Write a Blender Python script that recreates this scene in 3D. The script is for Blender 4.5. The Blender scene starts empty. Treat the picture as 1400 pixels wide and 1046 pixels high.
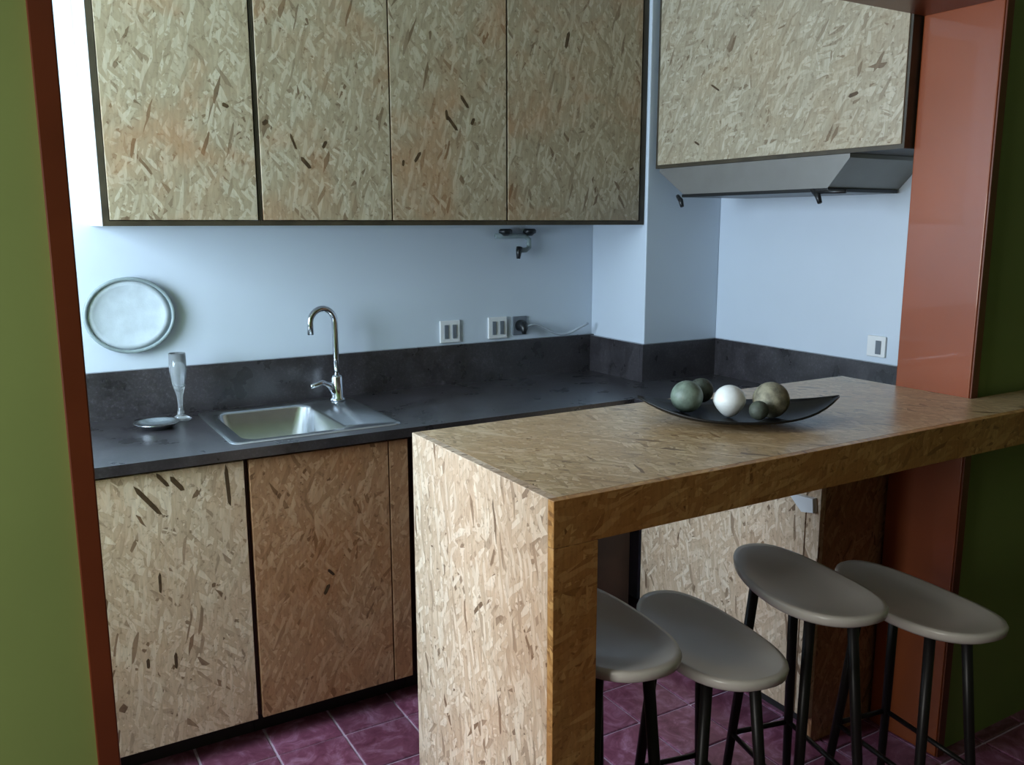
import bpy, bmesh, math, random
from mathutils import Matrix, Vector
random.seed(7)
R = math.radians
sc = bpy.context.scene
C = sc.collection

# ---------------------------------------------------------------- camera, world, light, exposure
cam_d = bpy.data.cameras.new('camera'); cam = bpy.data.objects.new('camera', cam_d); C.objects.link(cam)
_c = 700.0, 523.0; _f = 1194.0
_X = Vector((2750 - _c[0], 303 - _c[1], _f)).normalized()
_Z = -Vector((740 - _c[0], 7000 - _c[1], _f)).normalized()
_Z = (_Z - _X * _X.dot(_Z)).normalized()
_Y = _Z.cross(_X)
right = Vector((_X[0], _Y[0], _Z[0])); down = Vector((_X[1], _Y[1], _Z[1])); fwd = Vector((_X[2], _Y[2], _Z[2]))
m = Matrix((right, -down, -fwd)).transposed().to_4x4()
m.translation = (0, -2.949, 1.5)
cam.matrix_world = m
cam_d.sensor_width = 36; cam_d.lens = _f / 1400 * 36; cam_d.clip_start = 0.05
sc.camera = cam

w = bpy.data.worlds.new('sky'); sc.world = w; w.use_nodes = True
bg = w.node_tree.nodes['Background']; bg.inputs[0].default_value = (0.62, 0.8, 1, 1); bg.inputs[1].default_value = 1.0

def area(name, loc, direction, sx, sy, power, color):
    l = bpy.data.lights.new(name, 'AREA'); l.shape = 'RECTANGLE'; l.size = sx; l.size_y = sy
    l.energy = power; l.color = color
    o = bpy.data.objects.new(name, l); C.objects.link(o); o.location = loc
    o.rotation_euler = Vector(direction).to_track_quat('-Z', 'Z').to_euler()
    return o
area('kitchen_window_daylight', (-0.98, -0.86, 1.62), (1, 0, -0.10), 0.98, 1.1, 80, (0.66, 0.83, 1.0))
area('dining_window_daylight', (-1.36, -2.12, 1.35), (1, 0.05, -0.05), 0.7, 1.3, 44, (1.0, 0.97, 0.9))
sc.view_settings.view_transform = 'Standard'; sc.view_settings.look = 'None'
sc.view_settings.exposure = 0.0; sc.view_settings.gamma = 1.0; sc.view_settings.use_curve_mapping = False

# ---------------------------------------------------------------- materials
def new_mat(name):
    mt = bpy.data.materials.new(name); mt.use_nodes = True
    nt = mt.node_tree; return mt, nt, nt.nodes['Principled BSDF']
def lk(nt, a, b): nt.links.new(a, b)
def mathn(nt, op, a, b=None, clamp=False):
    n = nt.nodes.new('ShaderNodeMath'); n.operation = op; n.use_clamp = clamp
    for i, v in enumerate((a, b)):
        if v is None: continue
        if isinstance(v, (int, float)): n.inputs[i].default_value = v
        else: lk(nt, v, n.inputs[i])
    return n.outputs[0]
def mixc(nt, fac, a, b, mode='MIX'):
    n = nt.nodes.new('ShaderNodeMix'); n.data_type = 'RGBA'; n.blend_type = mode
    for i, v in ((0, fac), (6, a), (7, b)):
        if isinstance(v, (int, float)): n.inputs[i].default_value = v
        elif isinstance(v, tuple): n.inputs[i].default_value = (*v, 1) if len(v) == 3 else v
        else: lk(nt, v, n.inputs[i])
    return n.outputs[2]
def ramp(nt, fac, stops, interp='LINEAR'):
    n = nt.nodes.new('ShaderNodeValToRGB'); cr = n.color_ramp; cr.interpolation = interp
    while len(cr.elements) < len(stops): cr.elements.new(0.5)
    for e, (p, c) in zip(cr.elements, stops): e.position = p; e.color = (*c, 1)
    lk(nt, fac, n.inputs[0]); return n.outputs[0]
def noise(nt, vec, scale, detail=2, rough=0.5, dist=0.0):
    n = nt.nodes.new('ShaderNodeTexNoise'); n.inputs['Scale'].default_value = scale
    n.inputs['Detail'].default_value = detail; n.inputs['Roughness'].default_value = rough
    n.inputs['Distortion'].default_value = dist
    lk(nt, vec, n.inputs['Vector']); return n.outputs[0]
def bump(nt, bs, h, strength, dist):
    n = nt.nodes.new('ShaderNodeBump'); n.inputs['Strength'].default_value = strength; n.inputs['Distance'].default_value = dist
    lk(nt, h, n.inputs['Height']); lk(nt, n.outputs[0], bs.inputs['Normal'])
def coords(nt, kind='Object'):
    return nt.nodes.new('ShaderNodeTexCoord').outputs[kind]

def osb(name, light, mid, dark, rough=0.38, scale=1.0, contrast=1.0, turn=0.0, patch=(0.50, 0.27, 0.12), patch_amt=0.5, spec=0.5):
    """oriented strand board: overlapping strands in several directions, varnished"""
    mt, nt, bs = new_mat(name)
    uv = coords(nt, 'UV')
    wob = nt.nodes.new('ShaderNodeTexNoise'); wob.inputs['Scale'].default_value = 9; lk(nt, uv, wob.inputs['Vector'])
    sub = nt.nodes.new('ShaderNodeVectorMath'); sub.operation = 'SCALE'; sub.inputs[3].default_value = 0.022; lk(nt, wob.outputs['Color'], sub.inputs[0])
    add = nt.nodes.new('ShaderNodeVectorMath'); lk(nt, uv, add.inputs[0]); lk(nt, sub.outputs[0], add.inputs[1])
    vals = []; edges = []
    for i, (ang, L, W) in enumerate(((150, .045, .009), (25, .05, .010), (100, .06, .011), (55, .05, .011), (128, .045, .010), (76, .055, .010))):
        mp = nt.nodes.new('ShaderNodeMapping'); mp.vector_type = 'TEXTURE'
        mp.inputs['Rotation'].default_value = (0, 0, R(ang + turn)); mp.inputs['Location'].default_value = (i * 3.1, i * 1.7, 0)
        mp.inputs['Scale'].default_value = (L * scale, W * scale, 1)
        lk(nt, add.outputs[0], mp.inputs['Vector'])
        v = nt.nodes.new('ShaderNodeTexVoronoi'); v.voronoi_dimensions = '2D'; v.inputs['Scale'].default_value = 1.0
        v.inputs['Randomness'].default_value = 1
        lk(nt, mp.outputs[0], v.inputs['Vector'])
        sep = nt.nodes.new('ShaderNodeSeparateColor'); lk(nt, v.outputs['Color'], sep.inputs[0])
        vals.append((sep.outputs[0], sep.outputs[1])); edges.append(v.outputs['Distance'])
    cur = vals[0][0]; ed = edges[0]
    for i in range(1, 6):                                  # upper strands cover the ones below where their own lottery says so
        on = mathn(nt, 'GREATER_THAN', vals[i][1], 0.62)
        mx = nt.nodes.new('ShaderNodeMix'); lk(nt, on, mx.inputs[0]); lk(nt, cur, mx.inputs[2]); lk(nt, vals[i][0], mx.inputs[3]); cur = mx.outputs[0]
        me = nt.nodes.new('ShaderNodeMix'); lk(nt, on, me.inputs[0]); lk(nt, ed, me.inputs[2]); lk(nt, edges[i], me.inputs[3]); ed = me.outputs[0]
    c = contrast
    def mxs(a, b, t): return tuple(a[k] * (1 - t) + b[k] * t for k in range(3))
    col = ramp(nt, cur, [(0.0, mxs(mid, dark, min(1, .95 * c))), (0.035, mxs(mid, dark, .45 * c)), (0.10, mxs(mid, dark, .14 * c)), (0.5, mid), (0.8, mxs(mid, light, .6)), (1.0, light)])
    sp = noise(nt, add.outputs[0], 75, 3, .65, .5)            # small darker specks between the strands
    col = mixc(nt, 1.0, col, ramp(nt, sp, [(0.30, (.62, .58, .55)), (0.42, (1, 1, 1)), (0.62, (1, 1, 1)), (0.75, (1.12, 1.10, 1.08))]), 'MULTIPLY')
    big = noise(nt, uv, 3.2, 3, .6, .6)
    pm = ramp(nt, big, [(0.46, (0, 0, 0)), (0.66, (1, 1, 1))])
    pm2 = mathn(nt, 'MULTIPLY', pm, patch_amt)
    col = mixc(nt, pm2, col, mixc(nt, 0.75, col, patch, 'MULTIPLY') if False else mixc(nt, 0.55, col, patch))
    mg = nt.nodes.new('ShaderNodeMapping'); mg.inputs['Scale'].default_value = (160, 18, 1); lk(nt, add.outputs[0], mg.inputs['Vector'])
    g = noise(nt, mg.outputs[0], 1.0, 2)
    gr = ramp(nt, g, [(0.25, (.84, .84, .84)), (0.75, (1.08, 1.08, 1.08))])
    col = mixc(nt, 1.0, col, gr, 'MULTIPLY')
    er = ramp(nt, ed, [(0.0, (1, 1, 1)), (0.45, (1, 1, 1)), (1.0, (.86, .83, .80))])
    col = mixc(nt, 1.0, col, er, 'MULTIPLY')
    lk(nt, col, bs.inputs['Base Color'])
    bs.inputs['Roughness'].default_value = rough; bs.inputs['Specular IOR Level'].default_value = spec
    bump(nt, bs, cur, 0.12, 0.003)
    return mt

def plain(name, col, rough=0.5, metal=0.0, var=0.06, nscale=6.0, bmp=0.0, spec=0.5, coat=0.0):
    mt, nt, bs = new_mat(name)
    oc = coords(nt)
    n = noise(nt, oc, nscale, 4)
    lo = tuple(c * (1 - var) for c in col); hi = tuple(min(1, c * (1 + var)) for c in col)
    lk(nt, ramp(nt, n, [(0.3, lo), (0.7, hi)]), bs.inputs['Base Color'])
    bs.inputs['Roughness'].default_value = rough; bs.inputs['Metallic'].default_value = metal
    bs.inputs['Specular IOR Level'].default_value = spec; bs.inputs['Coat Weight'].default_value = coat
    if bmp: bump(nt, bs, noise(nt, oc, nscale * 8, 3), bmp, 0.002)
    return mt

def granite():
    mt, nt, bs = new_mat('dark_granite'); oc = coords(nt)
    a = noise(nt, oc, 9, 4, .6); b = noise(nt, oc, 130, 3, .7)
    base = ramp(nt, a, [(0.3, (.022, .019, .021)), (0.7, (.052, .045, .050))])
    sp = ramp(nt, b, [(0.45, (.75, .75, .75)), (0.62, (1.3, 1.3, 1.35)), (0.72, (2.4, 2.4, 2.5))])
    lk(nt, mixc(nt, 1, base, sp, 'MULTIPLY'), bs.inputs['Base Color'])
    lk(nt, ramp(nt, a, [(0.3, (.24, .24, .24)), (0.7, (.40, .40, .40))]), bs.inputs['Roughness'])
    bs.inputs['Specular IOR Level'].default_value = .9; bs.inputs['Coat Weight'].default_value = .5; bs.inputs['Coat Roughness'].default_value = .3
    bump(nt, bs, a, .12, .01)
    return mt

def tile_mat():
    mt, nt, bs = new_mat('maroon_ceramic'); oc = coords(nt, 'Object')
    geo = nt.nodes.new('ShaderNodeNewGeometry')
    n = noise(nt, geo.outputs['Position'], 13, 5, .7, 1.2)
    rnd = nt.nodes.new('ShaderNodeObjectInfo').outputs['Random']
    c = ramp(nt, n, [(0.3, (.12, .03, .055)), (0.5, (.22, .07, .115)), (0.72, (.42, .21, .31))])
    k = ramp(nt, rnd, [(0, (.8, .8, .8)), (1, (1.2, 1.15, 1.2))])
    lk(nt, mixc(nt, 1, c, k, 'MULTIPLY'), bs.inputs['Base Color'])
    bs.inputs['Roughness'].default_value = .3
    bump(nt, bs, n, .12, .004)
    return mt

def glass_mat(name, col, rough=0.02):
    mt, nt, bs = new_mat(name); bs.inputs['Transmission Weight'].default_value = 1
    n = noise(nt, coords(nt), 4, 2)
    lk(nt, ramp(nt, n, [(0, tuple(c * .98 for c in col)), (1, col)]), bs.inputs['Base Color'])
    bs.inputs['Roughness'].default_value = rough; bs.inputs['IOR'].default_value = 1.45
    return mt

M = {}
TAN_L, TAN_M, TAN_D = (.66, .53, .36), (.47, .34, .205), (.12, .060, .028)
M['osb_upper'] = osb('osb_board_upper', (.58, .50, .37), (.425, .34, .225), TAN_D, .30, 1.0, .85, 0, (.46, .20, .08), .75)
M['osb_hood'] = osb('osb_board_hood', (.56, .50, .38), (.42, .355, .25), TAN_D, .34, 1.0, .8, 45, (.46, .31, .17), .4)
M['osb_pale'] = osb('osb_board_pale', (.80, .65, .49), (.62, .455, .31), TAN_D, .4, 1.0, 1.0, 5, (.60, .33, .18), .45)
M['osb_tan'] = osb('osb_board_tan', (.58, .35, .20), (.43, .225, .115), (.12, .05, .018), .4, 1.0, .8, -10, (.40, .15, .05), .7)
M['osb_table'] = osb('osb_board_table', (.72, .53, .32), (.55, .37, .19), (.13, .06, .022), .3, 1.0, .85, 70, (.45, .22, .07), .4)
M['osb_fascia'] = osb('osb_board_fascia', (.62, .36, .13), (.46, .23, .07), (.12, .045, .014), .35, 1.0, .8, -60, (.40, .14, .03), .7)  # table board again, shade of its front faces put into a darker colour
M['edge_wood'] = plain('stained_board_edge', (.050, .038, .022), .5, var=.3, nscale=14)
M['dark_wood'] = plain('dark_stained_wood', (.045, .018, .010), .5, var=.3, nscale=10)
M['plinth'] = plain('black_plinth', (.012, .009, .009), .6)
M['chip'] = plain('dark_bark_strand', (.075, .042, .018), .5, var=.4, nscale=60)
M['white_wall'] = plain('white_wall_paint', (.62, .685, .77), .33, var=.025, nscale=2.5, bmp=.05)
M['ceiling'] = plain('white_ceiling_paint', (.85, .85, .84), .8, var=.02)
M['green'] = plain('olive_green_paint', (.215, .29, .085), .55, var=.10, nscale=1.6, bmp=.06)
M['orange'] = plain('orange_brown_gloss_paint', (.26, .056, .013), .34, var=.16, nscale=2.2, bmp=.04, spec=.5, coat=.3)
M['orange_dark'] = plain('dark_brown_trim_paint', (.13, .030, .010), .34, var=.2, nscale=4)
M['granite'] = granite(); M['tile'] = tile_mat()
M['grout'] = plain('pale_mauve_grout', (.62, .46, .58), .8, var=.15, nscale=30)
M['steel'] = plain('brushed_steel', (.62, .64, .66), .26, 1.0, .05, 30)
M['chrome'] = plain('chrome', (.55, .57, .60), .12, 1.0, .02)
M['hood_steel'] = plain('grey_painted_steel', (.25, .24, .225), .42, .4, .05, 12)
M['black'] = plain('black_plastic', (.012, .013, .015), .35)
M['iron'] = plain('black_iron', (.014, .013, .013), .4, .3)
M['seat'] = plain('grey_moulded_plastic', (.62, .60, .55), .27, var=.04, nscale=5)
M['seat_rim'] = plain('pale_moulded_rim', (.60, .57, .53), .4, var=.03)
M['dish'] = plain('black_lacquer', (.010, .009, .008), .4, spec=.25)
M['ball_green'] = plain('grey_green_ceramic', (.17, .22, .17), .45, var=.4, nscale=40, bmp=.3)
M['ball_white'] = plain('white_ceramic', (.86, .88, .84), .35, var=.05, nscale=20, bmp=.1)
M['ball_brown'] = plain('brown_grey_woven', (.24, .22, .15), .6, var=.5, nscale=55, bmp=.6)
M['ball_dark'] = plain('dark_olive_woven', (.06, .07, .05), .6, var=.5, nscale=50, bmp=.5)
M['white_plastic'] = plain('white_plastic', (.80, .80, .80), .35)
M['slot'] = plain('grey_socket_insert', (.16, .18, .21), .4)
M['cable'] = plain('grey_cable', (.42, .46, .52), .45)
M['plate'] = plain('pale_blue_white_glaze', (.58, .645, .70), .4, var=.10, nscale=22, bmp=.2)
M['rim'] = plain('grey_rim', (.27, .33, .34), .4, var=.15, nscale=20)
M['glass'] = glass_mat('clear_glass', (.93, .97, 1.0), .12)
M['glass'].node_tree.nodes['Principled BSDF'].inputs['Transmission Weight'].default_value = .88

# ---------------------------------------------------------------- mesh helpers
def uvmap(bm, off):
    uvl = bm.loops.layers.uv.verify()
    for f in bm.faces:
        n = f.normal
        a = max(range(3), key=lambda k: abs(n[k]))
        for l in f.loops:
            p = l.vert.co
            if a == 0: u, v = p.y, p.z
            elif a == 1: u, v = p.x, p.z
            else: u, v = p.y, p.x
            l[uvl].uv = (u + off[0], v + off[1])
def link(name, bm, mat, parent=None, loc=None, smooth=False, uvoff=None):
    bm.normal_update()
    uvmap(bm, uvoff or (random.uniform(0, 40), random.uniform(0, 40)))
    base = Vector(loc) if loc is not None else (parent_world(parent) if parent else Vector((0, 0, 0)))
    if parent is None and loc is None:
        xs = [v.co for v in bm.verts]
        base = Vector(((min(p.x for p in xs) + max(p.x for p in xs)) / 2, (min(p.y for p in xs) + max(p.y for p in xs)) / 2, min(p.z for p in xs)))
    bmesh.ops.translate(bm, vec=-base, verts=bm.verts)
    me = bpy.data.meshes.new(name); bm.to_mesh(me); bm.free()
    for p in me.polygons: p.use_smooth = smooth
    me.materials.append(mat)
    o = bpy.data.objects.new(name, me); C.objects.link(o)
    if parent:
        o.parent = parent; o.location = base - parent_world(parent)
    else: o.location = base
    return o
def parent_world(p):
    v = Vector(p.location)
    while p.parent: p = p.parent; v += Vector(p.location)
    return v
def add_box(bm, x0, x1, y0, y1, z0, z1, bev=0.0):
    mt = Matrix.Translation(((x0 + x1) / 2, (y0 + y1) / 2, (z0 + z1) / 2)) @ Matrix.Diagonal((abs(x1 - x0), abs(y1 - y0), abs(z1 - z0), 1))
    r = bmesh.ops.create_cube(bm, size=1, matrix=mt)
    if bev:
        es = list({e for v in r['verts'] for e in v.link_edges})
        bmesh.ops.bevel(bm, geom=es, offset=bev, segments=2, affect='EDGES', profile=.5)
    return bm
def box(name, x0, x1, y0, y1, z0, z1, mat, parent=None, bev=0.0, **k):
    return link(name, add_box(bmesh.new(), x0, x1, y0, y1, z0, z1, bev), mat, parent, **k)
def slab_grid(bm, xs, ys, keep, z0, z1, axes='xyz'):
    """extruded cells of a grid; keep(i, j) tells which cells exist. axes: which world axes the grid's u, v, w are"""
    P = lambda u, v, w_: {'xyz': (u, v, w_), 'yzx': (w_, u, v), 'xzy': (u, w_, v)}[axes]
    cache = {}
    def V(u, v, w_):
        k = (round(u, 5), round(v, 5), round(w_, 5))
        if k not in cache: cache[k] = bm.verts.new(P(u, v, w_))
        return cache[k]
    nx, ny = len(xs) - 1, len(ys) - 1
    K = lambda i, j: 0 <= i < nx and 0 <= j < ny and keep(i, j)
    for i in range(nx):
        for j in range(ny):
            if not K(i, j): continue
            a, b, c, d = xs[i], xs[i + 1], ys[j], ys[j + 1]
            bm.faces.new([V(a, c, z1), V(b, c, z1), V(b, d, z1), V(a, d, z1)])
            bm.faces.new([V(a, d, z0), V(b, d, z0), V(b, c, z0), V(a, c, z0)])
            if not K(i - 1, j): bm.faces.new([V(a, c, z0), V(a, c, z1), V(a, d, z1), V(a, d, z0)])
            if not K(i + 1, j): bm.faces.new([V(b, d, z0), V(b, d, z1), V(b, c, z1), V(b, c, z0)])
            if not K(i, j - 1): bm.faces.new([V(b, c, z0), V(b, c, z1), V(a, c, z1), V(a, c, z0)])
            if not K(i, j + 1): bm.faces.new([V(a, d, z0), V(a, d, z1), V(b, d, z1), V(b, d, z0)])
    bmesh.ops.recalc_face_normals(bm, faces=bm.faces)
    return bm
def tube(bm, pts, rad, seg=10, closed=False, cap=True):
    """sweep a circle along points; rad number or list"""
    pts = [Vector(p) for p in pts]; n = len(pts)
    rads = rad if isinstance(rad, (list, tuple)) else [rad] * n
    rings = []; prev = None
    for i, p in enumerate(pts):
        if closed: t = pts[(i + 1) % n] - pts[i - 1]
        else: t = pts[min(i + 1, n - 1)] - pts[max(i - 1, 0)]
        t.normalize()
        if prev is None: s = t.orthogonal().normalized()
        else: s = (prev - t * prev.dot(t)).normalized()
        prev = s; b = t.cross(s)
        rings.append([bm.verts.new(p + (s * math.cos(a) + b * math.sin(a)) * rads[i]) for a in [2 * math.pi * k / seg for k in range(seg)]])
    for i in range(n if closed else n - 1):
        A, B = rings[i], rings[(i + 1) % n]
        for k in range(seg): bm.faces.new([A[k], A[(k + 1) % seg], B[(k + 1) % seg], B[k]])
    if cap and not closed:
        bm.faces.new(rings[0][::-1]); bm.faces.new(rings[-1])
    bmesh.ops.recalc_face_normals(bm, faces=bm.faces)
    return bm
def lathe(bm, prof, cx, cy, seg=32):
    rings = []
    for r, z in prof:
        if r < 1e-5: rings.append([bm.verts.new((cx, cy, z))])
        else: rings.append([bm.verts.new((cx + r * math.cos(2 * math.pi * k / seg), cy + r * math.sin(2 * math.pi * k / seg), z)) for k in range(seg)])
    for A, B in zip(rings, rings[1:]):
        for k in range(seg):
            a, b = A[k % len(A)], A[(k + 1) % len(A)]; c, d = B[(k + 1) % len(B)], B[k % len(B)]
            vs = []
            for v in (a, b, c, d):
                if v not in vs: vs.append(v)
            if len(vs) > 2: bm.faces.new(vs)
    bmesh.ops.recalc_face_normals(bm, faces=bm.faces)
    return bm
def thing(name, label, cat, loc, group=None):
    o = bpy.data.objects.new(name, None); o.empty_display_size = .05; C.objects.link(o); o.location = loc
    o['label'] = label; o['category'] = cat
    if group: o['group'] = group
    return o
def tag(o, label, cat, group=None):
    o['label'] = label; o['category'] = cat
    if group: o['group'] = group
    return o
def struct(o): o['kind'] = 'structure'; return o
def arc(c, r, a0, a1, n, ux, uz):
    c, ux, uz = Vector(c), Vector(ux), Vector(uz)
    return [c + (ux * math.cos(R(a0 + (a1 - a0) * i / n)) + uz * math.sin(R(a0 + (a1 - a0) * i / n))) * r for i in range(n + 1)]

# ---------------------------------------------------------------- key dimensions
XW = 2.50                    # kitchen right wall
YO0, YO1 = -1.397, -1.604    # opening in the partition: kitchen side, dining side
XJ, XL = 2.19, 0.10          # right and left jamb faces
ZL = 2.04                    # underside of the lintel
CEIL = 2.55

# ---------------------------------------------------------------- the room
T = 0.2                      # floor tiles
fx0, fy0 = 0.78, -0.645
fl = struct(box('floor', -2.1, 4.2, -5.2, 0.1, -0.06, -0.006, M['grout']))
def tile_mesh():
    bm = add_box(bmesh.new(), -T / 2 + .004, T / 2 - .004, -T / 2 + .004, T / 2 - .004, -.006, 0)
    top = [e for e in bm.edges if all(v.co.z > -.001 for v in e.verts)]
    bmesh.ops.bevel(bm, geom=top, offset=.002, segments=1, affect='EDGES')
    me = bpy.data.meshes.new('floor_tile'); bm.to_mesh(me); bm.free(); me.materials.append(M['tile']); return me
tm = tile_mesh(); base_fl = Vector(fl.location)
rest = bmesh.new()
for i in range(-14, 17):
    for j in range(-23, 4):
        cx, cy = fx0 + (i + .5) * T, fy0 + (j + .5) * T
        if cx < -2.05 or cx > 4.1 or cy < -5.1 or cy > 0: continue
        if 0.2 < cx < 3.4 and -2.1 < cy < -0.42:
            o = bpy.data.objects.new('floor_tile', tm); C.objects.link(o); o.parent = fl
            o.location = Vector((cx, cy, random.uniform(-.0006, .0004))) - base_fl
            o.rotation_euler = (0, 0, random.choice((0, 1, 2, 3)) * math.pi / 2)
        else: add_box(rest, cx - T / 2 + .004, cx + T / 2 - .004, cy - T / 2 + .004, cy + T / 2 - .004, -.006, 0)
o = link('floor_tiles', rest, M['tile'], fl); o['kind'] = 'stuff'

struct(box('ceiling', -2.1, 4.2, -5.2, 0.1, CEIL, CEIL + .08, M['ceiling']))
struct(box('wall_back', -0.9, XW + .1, 0, 0.1, 0, CEIL, M['white_wall']))
struct(box('wall_right', XW, XW + .1, YO0, 0, 0, CEIL, M['white_wall']))
# column boxing in the corner
struct(box('wall_column', 2.129, XW, -0.345, 0, 0, CEIL, M['white_wall'], bev=.004))
# kitchen left wall with the window that lights it
bm = slab_grid(bmesh.new(), [YO0, -1.36, -0.36, 0], [0, 1.05, 2.2, CEIL], lambda i, j: not (i == 1 and j == 1), -0.9, -0.8, 'yzx')
struct(link('wall_left', bm, M['white_wall']))
bm = bmesh.new()
for a in ((-1.36, -1.32, 1.05, 2.2), (-.40, -.36, 1.05, 2.2), (-1.36, -.36, 1.05, 1.09), (-1.36, -.36, 2.16, 2.2)):
    add_box(bm, -.88, -.83, a[0], a[1], a[2], a[3])
struct(link('window_1', bm, M['white_plastic']))
# partition: kitchen / dining
struct(box('wall_front_left', -1.3, XL - .03, YO1, YO0, 0, CEIL, M['green']))
bm = bmesh.new(); add_box(bm, XJ + .03, 4.1, YO1, YO0, 0, CEIL); struct(link('wall_front_right', bm, M['green']))
struct(box('wall_lintel', XL - .03, XJ + .03, YO1, YO0, ZL + .03, CEIL, M['green']))
# painted timber lining of the opening
struct(box('trim_1', XL - .03, XL, YO1 - .012, YO0, 0, ZL + .03, M['orange'], bev=.003))
struct(box('trim_2', XJ, XJ + .03, YO1 - .012, YO0, 0, ZL + .03, M['orange'], bev=.003))
struct(box('trim_3', XL, XJ, YO1 - .012, YO0, ZL, ZL + .03, M['orange_dark'], bev=.003))
# dark front bead of the lining
struct(box('trim_5', XL - .031, XL - .0005, YO1 - .018, YO1 - .0125, 0, ZL + .032, M['orange_dark'], bev=.002))
struct(box('trim_4', XJ + .002, XJ + .032, YO1 - .018, YO1 - .0125, 0, ZL + .032, M['orange_dark'], bev=.002))
# rest of the dining room
bm = slab_grid(bmesh.new(), [-5.2, -2.5, -1.76, YO1], [0, 0.7, 2.05, CEIL], lambda i, j: not (i == 1 and j == 1), -1.3, -1.2, 'yzx')
struct(link('wall_dining_left', bm, M['green']))
bm = bmesh.new()
for a in ((-2.5, -2.46, .7, 2.05), (-1.80, -1.76, .7, 2.05), (-2.5, -1.76, .7, .74), (-2.5, -1.76, 2.01, 2.05)):
    add_box(bm, -1.28, -1.23, a[0], a[1], a[2], a[3])
struct(link('window_2', bm, M['white_plastic']))
struct(box('wall_dining_right', 4.1, 4.2, -5.2, YO1, 0, CEIL, M['green']))
struct(box('wall_dining_back', -2.1, 4.2, -5.2, -5.1, 0, CEIL, M['green']))

# ---------------------------------------------------------------- upper cabinets
def strands(parent, specs, plane, axis):
    """a few long dark bark strands lying in the face of a board: (u, z, angle, length, width)"""
    bm = bmesh.new()
    for u, z, ang, L, W in specs:
        pts = [(-.5, -.25), (-.3, -.5), (.35, -.42), (.5, 0), (.3, .5), (-.4, .35)]
        ca, sa = math.cos(R(ang)), math.sin(R(ang)); f = []
        for d in (0, .0012):
            ring = []
            for a, b in pts:
                x, y = a * L * ca - b * W * sa, a * L * sa + b * W * ca
                ring.append(bm.verts.new((u + x, plane + .0008 - d, z + y) if axis == 'y' else (plane + .0008 - d, u + x, z + y)))
            f.append(ring)
        bm.faces.new(f[1]); bm.faces.new(f[0][::-1])
        for k in range(6): bm.faces.new([f[0][k], f[0][(k + 1) % 6], f[1][(k + 1) % 6], f[1][k]])
    bmesh.ops.recalc_face_normals(bm, faces=bm.faces)
    o = link('dark_strands', bm, M['chip'], parent); o['kind'] = 'stuff'
YU = -0.33; ZU0, ZU1 = 1.496, 2.34
def upper(label, x0, x1, doors, lw, rw):
    t = thing('wall_cabinet', label, 'cabinet', ((x0 + x1) / 2, YU / 2, ZU0), 'strand board cabinets over the sink wall')
    for nm, ya, yb, mt in (('edge_banding', YU, YU + .012, M['edge_wood']), ('carcass', YU + .012, -.002, M['white_plastic'])):
        bm = bmesh.new()
        add_box(bm, x0, x0 + lw, ya, yb, ZU0, ZU1); add_box(bm, x1 - rw, x1, ya, yb, ZU0, ZU1)
        add_box(bm, x0 + lw, x1 - rw, ya, yb, ZU0, ZU0 + .014); add_box(bm, x0 + lw, x1 - rw, ya, yb, ZU1 - .016, ZU1)
        if nm == 'edge_banding': link(nm, bm, mt, t)
    add_box(bm, x0 + lw, x1 - rw, -.012, -.002, ZU0, ZU1)
    link('carcass', bm, M['white_plastic'], t)
    for a, b, st in doors:
        d = box('door', a, b, YU - .004, YU + .016, ZU0 + .016, ZU1 - .006, M['osb_upper'], t, bev=.0015)
        if st: strands(d, st, YU - .004, 'y')
upper('leftmost pale strand board wall cabinet over the drying plate', .270, .694, [(.288, .686, [(.61, 1.83, 150, .02, .012)])], .016, .004)
upper('middle two-door strand board wall cabinet with dark flecks, above the tap', .695, 1.529,
      [(.702, 1.107, [(.835, 1.68, 130, .045, .013), (.895, 1.735, 60, .025, .011), (.80, 1.74, 110, .05, .008), (.72, 1.79, 30, .02, .014)]),
       (1.112, 1.527, [(1.20, 1.71, 55, .04, .011), (1.325, 1.82, 128, .06, .012), (1.305, 1.845, 95, .035, .01), (1.37, 1.89, 125, .05, .012), (1.40, 1.83, 60, .025, .012), (1.15, 1.69, 80, .02, .009)])], .004, .001)
upper('rightmost strand board wall cabinet of the sink wall, beside the white column', 1.530, 2.127,
      [(1.534, 2.098, [(1.77, 2.12, 75, .06, .014)])], .002, .022)

XR = 2.155; ZR0 = 1.70
t = thing('wall_cabinet', 'wide greyish strand board cabinet above the cooker hood on the right wall', 'cabinet', (XR + .17, -.88, ZR0))
bm = bmesh.new()
add_box(bm, XR, XW - .002, -.375, -.357, ZR0, ZU1); add_box(bm, XR, XW - .002, -1.392, -1.374, ZR0, ZU1)
add_box(bm, XR, XW - .002, -1.374, -.375, ZR0, ZR0 + .016); add_box(bm, XR, XW - .002, -1.374, -.375, ZU1 - .016, ZU1)
add_box(bm, XW - .012, XW - .002, -1.374, -.375, ZR0, ZU1)
link('carcass', bm, M['edge_wood'], t)
d = box('door', XR - .005, XR + .014, -1.384, -.372, ZR0 + .012, ZU1 - .005, M['osb_hood'], t, bev=.0015)
strands(d, [(-.58, 1.775, 25, .03, .008), (-.66, 1.95, 30, .05, .007), (-1.22, 1.86, -15, .035, .012)], XR - .005, 'x')

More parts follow.
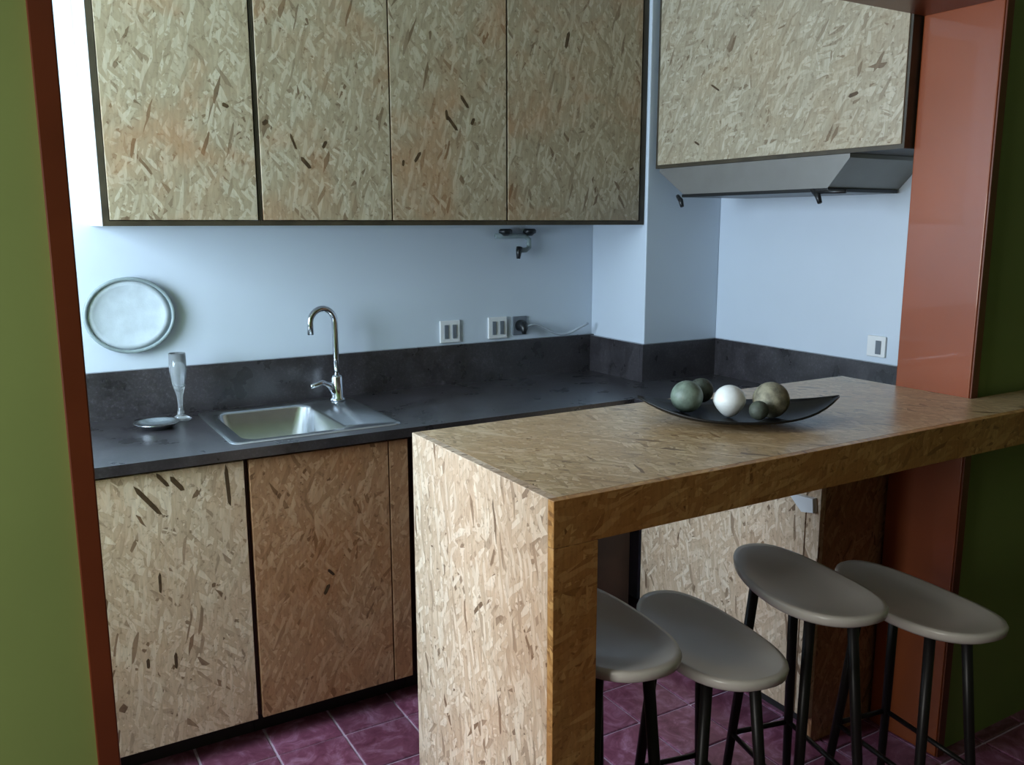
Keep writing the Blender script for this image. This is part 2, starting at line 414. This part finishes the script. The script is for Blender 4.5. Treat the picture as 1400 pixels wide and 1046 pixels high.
# cooker hood
t = thing('cooker_hood', 'slim grey cooker hood with tapering ends under the right hand wall cabinet', 'cooker hood', (XR + .17, -.80, 1.59))
bm = bmesh.new()
zt, zb = ZR0 - .001, 1.604
ring = lambda y0, y1, xf, z: [bm.verts.new(p) for p in ((xf, y1, z), (xf, y0, z), (XW - .002, y0, z), (XW - .002, y1, z))]
a = ring(-.375, -1.215, XR + .004, zt); b = ring(-.375, -1.215, XR + .004, zt - .012); c = ring(-.50, -1.135, XR + .012, zb)
for A, B in ((a, b), (b, c)):
    for k in range(4): bm.faces.new([A[k], A[(k + 1) % 4], B[(k + 1) % 4], B[k]])
bm.faces.new(a); bm.faces.new(c[::-1]); bmesh.ops.recalc_face_normals(bm, faces=bm.faces)
link('hood_body', bm, M['hood_steel'], t)
box('lower_lip', XR + .008, XW - .01, -1.14, -.495, zb - .011, zb, M['black'], t, bev=.002)
for y in (-.52, -1.13):
    s = -1 if y < -1 else .4
    tube_pts = [(XR + .012, y + .05, zb - .006), (XR - .004, y + .015, zb - .022), (XR - .006, y + .004, zb - .044)]
    bm = tube(bmesh.new(), tube_pts, [.007, .009, .007], 8)
    tube(bm, [(XR + .0, y + .03, zb - .012), (XR + .002, y + s * .08, zb - .012)], .006, 8)
    link('bracket', bm, M['black'], t, smooth=True)

# ---------------------------------------------------------------- base cabinets
YB = -.582; ZB0, ZB1 = .092, .868
def base(label, x0, x1, doors, mats, stl=None, group='strand board base cabinets under the sink worktop'):
    t = thing('base_cabinet', label, 'cabinet', ((x0 + x1) / 2, -.3, 0), group)
    bm = bmesh.new()
    add_box(bm, x0, x0 + .016, YB + .02, -.01, ZB0, ZB1); add_box(bm, x1 - .016, x1, YB + .02, -.01, ZB0, ZB1)
    add_box(bm, x0 + .016, x1 - .016, YB + .02, -.01, ZB0, ZB0 + .016)
    add_box(bm, x0 + .016, x1 - .016, -.02, -.01, ZB0, ZB1)
    link('carcass', bm, M['dark_wood'], t)
    box('plinth', x0, x1, YB + .09, YB + .105, 0, ZB0, M['plinth'], t)
    for i, (a, b) in enumerate(doors):
        d = box('door', a, b, YB, YB + .018, ZB0 - .002, ZB1 - .005, mats[i], t, bev=.0015)
        if stl and i in stl: strands(d, stl[i], YB, 'y')
    return t
base('leftmost pale strand board base cabinet with long dark slivers near the top', -.55, .551, [(-.548, -.003), (.001, .546)], [M['osb_pale'], M['osb_pale']],
     {1: [(.295, .79, 125, .11, .013), (.335, .84, 125, .05, .011), (.37, .825, 125, .055, .014), (.50, .80, 92, .12, .011), (.31, .56, 88, .06, .008), (.335, .33, 88, .05, .009), (.265, .34, 88, .03, .009)]})
base('orange tan strand board base cabinet under the tap', .553, 1.043, [(.560, .970), (.974, 1.034)], [M['osb_tan'], M['osb_tan']],
     {0: [(.765, .44, 60, .035, .012), (.78, .49, 130, .03, .009)]})
base('dark stained base cabinet in the corner behind the table leg', 1.045, 1.90, [(1.05, 1.47), (1.474, 1.895)], [M['dark_wood'], M['dark_wood']])  # doors in plain dark brown wood
# right hand run
XB = 1.92
t = thing('base_cabinet', 'pale strand board base cabinet facing left, seen under the table', 'cabinet', (2.2, -1.0, 0))
bm = bmesh.new()
add_box(bm, XB + .02, XW - .01, -.64, -.622, ZB0, ZB1)
add_box(bm, XB + .02, XW - .01, -1.368, -.64, ZB0, ZB0 + .016)
link('carcass', bm, M['dark_wood'], t)
box('end_panel', XB + .02, XW - .01, -1.386, -1.368, 0, ZB1, M['osb_tan'], t)
box('plinth', XB + .08, XB + .095, -1.366, -.62, 0, ZB0, M['plinth'], t)
d = box('door', XB, XB + .018, -1.335, -.615, ZB0 - .012, ZB1 - .005, M['osb_pale'], t, bev=.0015)
box('end_stile', XB - .001, XB + .0195, -1.3865, -1.340, ZB0 - .012, ZB1, M['osb_pale'], t, bev=.0015)
# strap handle of brushed metal
bm = bmesh.new()
vs = [(-1.285, .742), (-1.372, .748), (-1.376, .708), (-1.335, .700)]
f0 = [bm.verts.new((XB - .018, y, z)) for y, z in vs]; f1 = [bm.verts.new((XB, y, z)) for y, z in vs]
bm.faces.new(f0); bm.faces.new(f1[::-1])
for k in range(4): bm.faces.new([f0[k], f0[(k + 1) % 4], f1[(k + 1) % 4], f1[k]])
bmesh.ops.recalc_face_normals(bm, faces=bm.faces)
h = link('handle', bm, M['white_plastic'], d); h['label'] = 'pale wedge-shaped finger pull'

# ---------------------------------------------------------------- worktop with upstand
t = thing('worktop', 'dark granite L-shaped worktop with upstand along the white wall', 'worktop', (1.2, -.3, .87))
SX0, SX1, SY0, SY1 = .565, .885, -.515, -.105
xs = [-.555, SX0, SX1, 1.885, 2.129, XW - .002]; ys = [-1.386, -.60, SY0, SY1, -.345, -.002]
ys = sorted(ys); xs = sorted(xs)
def keep(i, j):
    cx, cy = (xs[i] + xs[i + 1]) / 2, (ys[j] + ys[j + 1]) / 2
    if cy < -.60 and cx < 1.885: return False
    if SX0 < cx < SX1 and SY0 < cy < SY1: return False
    if cx > 2.129 and cy > -.345: return False
    return True
bm = slab_grid(bmesh.new(), xs, ys, keep, .872, .90)
link('slab', bm, M['granite'], t)
bm = bmesh.new()
add_box(bm, -.555, 2.129, -.020, -.001, .9, 1.05)
add_box(bm, 2.110, 2.1285, -.345, -.020, .9, 1.046)
add_box(bm, 2.110, XW - .0185, -.364, -.346, .9, 1.046)
add_box(bm, XW - .0185, XW - .001, -1.386, -.346, .9, 1.046)
link('upstand', bm, M['granite'], t)

# sink
t = thing('sink', 'square stainless steel inset sink at the left end of the worktop', 'sink', (.725, -.3, .78))
bm = bmesh.new()
def rr(x0, x1, y0, y1, z, r, n=5):
    pts = []
    for cx, cy, a in ((x1 - r, y1 - r, 0), (x0 + r, y1 - r, 90), (x0 + r, y0 + r, 180), (x1 - r, y0 + r, 270)):
        for k in range(n + 1): pts.append(bm.verts.new((cx + r * math.cos(R(a + 90 * k / n)), cy + r * math.sin(R(a + 90 * k / n)), z)))
    return pts
FX0, FX1, FY0, FY1 = .525, 1.04, -.545, -.065
L1 = [rr(FX0, FX1, FY0, FY1, .9005, .03), rr(FX0 + .003, FX1 - .003, FY0 + .003, FY1 - .003, .9045, .03), rr(FX0 + .012, FX1 - .012, FY0 + .012, FY1 - .012, .903, .025),
      rr(SX0 + .003, SX1 - .003, SY0 + .003, SY1 - .003, .902, .045), rr(SX0 + .008, SX1 - .008, SY0 + .008, SY1 - .008, .895, .045), rr(SX0 + .022, SX1 - .022, SY0 + .022, SY1 - .022, .76, .06), rr(SX0 + .06, SX1 - .06, SY0 + .06, SY1 - .06, .748, .06)]
for A, B in zip(L1, L1[1:]):
    n = len(A)
    for k in range(n): bm.faces.new([A[k], A[(k + 1) % n], B[(k + 1) % n], B[k]])
bm.faces.new(L1[-1]); bmesh.ops.recalc_face_normals(bm, faces=bm.faces)
link('basin', bm, M['steel'], t, smooth=True)
link('drain', lathe(bmesh.new(), [(0, .7495), (.022, .7495), (.030, .753), (.036, .7495), (.036, .7485)], .725, -.31, 20), M['chrome'], t, smooth=True)

# tap
tx, ty = .985, -.105
t = thing('tap', 'chrome gooseneck mixer tap at the right end of the sink', 'tap', (tx, ty, .9045))
link('body', lathe(bmesh.new(), [(0, .905), (.027, .905), (.027, .911), (.021, .915), (.0195, .985), (.016, .992), (0, .993)], tx, ty, 24), M['chrome'], t, smooth=True)
ux = Vector((-1, -.22, 0)).normalized(); r = .047
cc = Vector((tx, ty, 1.175)) + ux * r
pts = [(tx, ty, .985), (tx, ty, 1.05), (tx, ty, 1.12)] + arc(cc, r, 180, -8, 14, ux, (0, 0, 1)) 
pts.append(pts[-1] + Vector((0, 0, -.03)))
link('spout', tube(bmesh.new(), pts, .0105, 12), M['chrome'], t, smooth=True)
bm = tube(bmesh.new(), [(tx - .016, ty - .006, .935), (tx - .032, ty - .012, .962), (tx - .06, ty - .024, .975), (tx - .105, ty - .045, .968)], [.013, .012, .009, .007], 10)
link('lever', bm, M['chrome'], t, smooth=True)

# ---------------------------------------------------------------- small things on wall and worktop
t = thing('oval_plate', 'oval pale plate with a grey rim hung on the wall left of the tap', 'plate', (.357, -.012, 1.108))
bm = bmesh.new(); pcx, pcz, rx, rz = .357, 1.223, .127, .113
seg = 48; rows = []
for s, d in ((0, .010), (.35, .0105), (.6, .013), (.8, .018), (.97, .026)):
    if s == 0: rows.append([bm.verts.new((pcx, -d, pcz))])
    else: rows.append([bm.verts.new((pcx + rx * s * math.cos(2 * math.pi * k / seg), -d, pcz + rz * s * math.sin(2 * math.pi * k / seg))) for k in range(seg)])
back = [bm.verts.new((pcx + rx * .5 * math.cos(2 * math.pi * k / seg), -.003, pcz + rz * .5 * math.sin(2 * math.pi * k / seg))) for k in range(seg)]
for k in range(seg): bm.faces.new([rows[0][0], rows[1][k], rows[1][(k + 1) % seg]])
for A, B in list(zip(rows[1:], rows[2:])) + [(rows[-1], back)]:
    for k in range(seg): bm.faces.new([A[k], B[k], B[(k + 1) % seg], A[(k + 1) % seg]])
bm.faces.new(back); bmesh.ops.recalc_face_normals(bm, faces=bm.faces)
link('plate_face', bm, M['plate'], t, smooth=True)
link('rim', tube(bmesh.new(), [(pcx + rx * math.cos(2 * math.pi * k / seg), -.027, pcz + rz * math.sin(2 * math.pi * k / seg)) for k in range(seg)], .006, 8, closed=True), M['rim'], t, smooth=True)
t = thing('glass_vase', 'tall narrow clear glass standing on the worktop right of the oval plate', 'vase', (.468, -.13, .9))
link('vase_body', lathe(bmesh.new(), [(0, .9005), (.030, .9005), (.032, .904), (.012, .916), (.007, .94), (.009, .975), (.019, 1.01), (.026, 1.06), (.025, 1.11), (.0235, 1.11), (.0245, 1.06), (.017, 1.012), (0, .99)], .468, -.13, 24), M['glass'], t, smooth=True)
t = thing('steel_dish', 'shallow steel dish on the worktop below the oval plate', 'dish', (.385, -.21, .9))
link('dish_body', lathe(bmesh.new(), [(0, .9005), (.045, .9005), (.062, .918), (.066, .919), (.060, .915), (.043, .904), (0, .9035)], .385, -.21, 28), M['steel'], t, smooth=True)

def socket(label, x, z, plug=False):
    t = thing('wall_socket', label, 'socket', (x, 0, z - .042), None)
    box('face_plate', x - .042, x + .042, -.009, -.0005, z - .042, z + .042, M['white_plastic'], t, bev=.003)
    for s in (-1, 1): box('socket_insert', x + s * .017 - .008, x + s * .017 + .008, -.0125, -.009, z - .026, z + .026, M['slot'], t, bev=.001)
socket('white wall socket above the upstand, left of its twin', 1.470, 1.100)
socket('white wall socket beside the black plug', 1.677, 1.102)
t = thing('plug', 'black plug with a grey lead in the wall above the upstand', 'plug', (1.778, 0, 1.06))
box('plug_plate', 1.745, 1.81, -.008, -.0005, 1.068, 1.142, M['slot'], t, bev=.003)
link('plug_body', tube(bmesh.new(), [(1.778, -.008, 1.105), (1.778, -.035, 1.105), (1.775, -.045, 1.095), (1.772, -.046, 1.075)], [.023, .019, .014, .007], 12), M['black'], t, smooth=True)
pts = []
for k in range(25):
    s = k / 24; pts.append((1.772 + .30 * s, -.046 + .018 * math.sin(math.pi * s) - .012 * s, 1.078 + .030 * math.sin(2 * math.pi * s + .6) * (1 - s * .3) - .008 * s + (.02 * s)))
link('lead', tube(bmesh.new(), pts, .005, 8), M['cable'], t, smooth=True)
# socket on right wall
t = thing('wall_socket', 'small socket low on the right wall beside the orange jamb', 'socket', (XW, -1.1, 1.06))
box('face_plate', XW - .009, XW - .0005, -1.135, -1.065, 1.065, 1.135, M['white_plastic'], t, bev=.003)
box('socket_insert', XW - .012, XW - .009, -1.12, -1.10, 1.075, 1.12, M['slot'], t, bev=.001)

# gas cock under the wall cabinets
t = thing('gas_valve', 'grey gas pipe with two black valve knobs and a lever under the wall cabinets', 'gas valve', (1.765, -.02, 1.38))
link('pipe', tube(bmesh.new(), [(1.66, -.022, 1.455), (1.72, -.022, 1.455), (1.79, -.022, 1.455), (1.81, -.022, 1.44), (1.81, -.022, 1.41), (1.795, -.022, 1.40), (1.755, -.024, 1.40)], .010, 10), M['rim'], t, smooth=True)
for x in (1.700, 1.808):
    link('knob', lathe(bmesh.new(), [(0, 1.482), (.020, 1.482), (.026, 1.476), (.026, 1.466), (.018, 1.462), (.01, 1.455), (0, 1.455)], x, -.03, 16), M['black'], t, smooth=True)
link('lever', tube(bmesh.new(), [(1.757, -.038, 1.412), (1.752, -.042, 1.392), (1.750, -.042, 1.368)], [.012, .011, .007], 10), M['black'], t, smooth=True)

# ---------------------------------------------------------------- bar table
ZT = 1.045; TH = .084; TX0 = .77; TY0, TY1 = -1.784, -1.212
t = thing('bar_table', 'tall strand board breakfast bar with a thick slab leg, running through the opening', 'table', (1.5, -1.5, 0))
FY = TY0 + .018
xs = [TX0 + .02, XJ - .001, 2.62]; ys = [FY, YO1 - .021, TY1]
bm = slab_grid(bmesh.new(), xs, ys, lambda i, j: not (i == 1 and j == 1), ZT - TH, ZT)
link('tabletop', bm, M['osb_table'], t)
box('fascia', TX0, 2.62, TY0, FY, ZT - TH, ZT, M['osb_fascia'], t, bev=.0012)  # added facing strip that carries the painted shade of the bar's front
lg = box('leg', TX0 + .02, TX0 + .093, FY, TY1, 0, ZT - TH, M['osb_pale'], t)
box('leg_fascia', TX0, TX0 + .093, TY0, FY, 0, ZT - TH - .0005, M['osb_fascia'], lg, bev=.0012)  # same added facing on the leg, front shade in its colour
box('end_panel', TX0, TX0 + .0198, FY, TY1, 0, ZT, M['osb_pale'], t, bev=.0012)

# ---------------------------------------------------------------- stools
def make_stool(H):
    t = bpy.data.objects.new('bar_stool', None); C.objects.link(t)
    t['category'] = 'stool'; t['group'] = 'grey saddle stools at the bar'
    L, W = .225, .118
    # seat: elongated rounded shell dipping in the middle, with turned-down rim
    bm = bmesh.new(); seg = 40; rings = []
    def pt(s, a, z):
        x = math.copysign(abs(math.cos(a)) ** .85, math.cos(a)) * W * s
        y = math.copysign(abs(math.sin(a)) ** .9, math.sin(a)) * L * s
        x *= 1 - .10 * (y / L)
        return bm.verts.new((x, y, z + .020 * (y / L) ** 2 + .006 * (x / W) ** 2))
    for s, z in ((.25, H - .022), (.5, H - .021), (.75, H - .018), (.92, H - .014), (.985, H - .015), (1.0, H - .021), (.985, H - .034), (.93, H - .040), (.6, H - .046), (.3, H - .047)):
        rings.append([pt(s, 2 * math.pi * k / seg, z) for k in range(seg)])
    for A, B in zip(rings, rings[1:]):
        for k in range(seg): bm.faces.new([A[k], A[(k + 1) % seg], B[(k + 1) % seg], B[k]])
    bm.faces.new(rings[0][::-1]); bm.faces.new(rings[-1])
    bmesh.ops.recalc_face_normals(bm, faces=bm.faces)
    link('seat', bm, M['seat'], t, smooth=True)
    for sx, sy in ((-1, -1), (1, -1), (-1, 1), (1, 1)):
        b = tube(bmesh.new(), [(sx * .055, sy * .105, H - .040), (sx * .075, sy * .125, H * .5), (sx * .098, sy * .150, .012), (sx * .099, sy * .151, .0)], [.0125, .012, .010, .011], 10)
        link('leg', b, M['iron'], t, smooth=True)
    zz = .24; q = 1 - zz / H; ax, ay = .055 + .043 * q, .105 + .045 * q
    b = tube(bmesh.new(), [(ax * math.cos(a), ay * math.sin(a), zz) for a in [2 * math.pi * k / 4 + math.pi / 4 for k in range(4)]], .006, 8, closed=True)
    b.free()
    b = bmesh.new()
    for p, q2 in (((-ax, -ay), (ax, -ay)), ((-ax, ay), (ax, ay)), ((-ax, -ay), (-ax, ay)), ((ax, -ay), (ax, ay))):
        tube(b, [(p[0], p[1], zz), (q2[0], q2[1], zz)], .0065, 8)
    link('foot_rail', b, M['iron'], t, smooth=True)
    return t
def copy_tree(src):
    r = src.copy(); C.objects.link(r)
    for ch in src.children:
        c = ch.copy(); C.objects.link(c); c.parent = r
    return r
hi = make_stool(.695); lo = make_stool(.63)
S = [(hi, 1.545, -1.655, -13, 'higher grey saddle stool of the right pair, in front of the pale cabinet'),
     (lo, 1.815, -1.755, -9, 'lower grey saddle stool at the far right, against the green wall'),
     (lo, 1.255, -1.645, -12, 'lower grey saddle stool in the middle, bluish sheen on its seat'),
     (hi, 1.005, -1.595, -8, 'higher grey saddle stool half hidden behind the slab leg of the bar')]
used = set()
for src, x, y, rz, lab in S:
    o = src if id(src) not in used else copy_tree(src)
    used.add(id(src))
    o.location = (x, y, 0); o.rotation_euler = (0, 0, R(rz)); o['label'] = lab

# ---------------------------------------------------------------- dish of ornamental balls on the bar
dc = Vector((1.472, -1.498, ZT)); ang = -31
t = thing('boat_dish', 'black leaf-shaped dish with upturned tips on the bar', 'dish', dc)
bm = bmesh.new(); n = 20; mrows = []
ca, sa = math.cos(R(ang)), math.sin(R(ang))
for thick in (0.0, .005):
    g = []
    for i in range(n + 1):
        s = -1 + 2 * i / n
        hw = .128 * (1 - abs(s) ** 2.3) + .0025
        lift = .055 * abs(s) ** 3
        row = []
        for j in range(9):
            v = -1 + 2 * j / 8
            lx, ly = s * .235, v * hw
            z = ZT + .0012 + lift + .020 * v * v * (1 - abs(s) ** 3) + thick
            row.append(bm.verts.new((dc.x + lx * ca - ly * sa, dc.y + lx * sa + ly * ca, z)))
        g.append(row)
    mrows.append(g)
for g, fl_ in ((mrows[0], True), (mrows[1], False)):
    for i in range(n):
        for j in range(8):
            q = [g[i][j], g[i + 1][j], g[i + 1][j + 1], g[i][j + 1]]; bm.faces.new(q[::-1] if fl_ else q)
a, b = mrows
for i in range(n):
    bm.faces.new([a[i][0], a[i + 1][0], b[i + 1][0], b[i][0]]); bm.faces.new([a[i][8], b[i][8], b[i + 1][8], a[i + 1][8]])
for j in range(8):
    bm.faces.new([a[0][j], b[0][j], b[0][j + 1], a[0][j + 1]]); bm.faces.new([a[n][j], a[n][j + 1], b[n][j + 1], b[n][j]])
bmesh.ops.recalc_face_normals(bm, faces=bm.faces)
link('dish_body', bm, M['dish'], t, smooth=True)
def ball(label, lx, ly, r, mat, z=None, drop=False):
    x, y = dc.x + lx * ca - ly * sa, dc.y + lx * sa + ly * ca
    v = min(1, abs(ly) / .095)
    zc = ZT + .0075 + .055 * abs(lx / .235) ** 3 + .020 * v * v + r if z is None else z
    bm = bmesh.new()
    bmesh.ops.create_uvsphere(bm, u_segments=28, v_segments=18, radius=r, matrix=Matrix.Translation((x, y, zc)))
    if drop:
        for vv in bm.verts:
            d = (zc - vv.co.z) / r
            if d > 0:
                k = 1 - .30 * d; vv.co.x = x + (vv.co.x - x) * k; vv.co.y = y + (vv.co.y - y) * k
    o = link('ornamental_ball', bm, mat, None, smooth=True); tag(o, label, 'ornament', 'ornamental balls in the black dish')
    return o
ball('grey-green ornamental ball, left of the white one', -.115, .024, .038, M['ball_green'])
ball('white ornamental ball tapering downwards, middle of the black dish', -.018, .008, .038, M['ball_white'], drop=True)
ball('brown-grey woven ball at the right of the black dish', .075, -.006, .042, M['ball_brown'])
ball('dark olive ball behind, between the grey-green and white ones', -.068, .088, .030, M['ball_dark'])
ball('dark olive ball in front, between the white and brown-grey ones', .032, -.062, .022, M['ball_dark'])
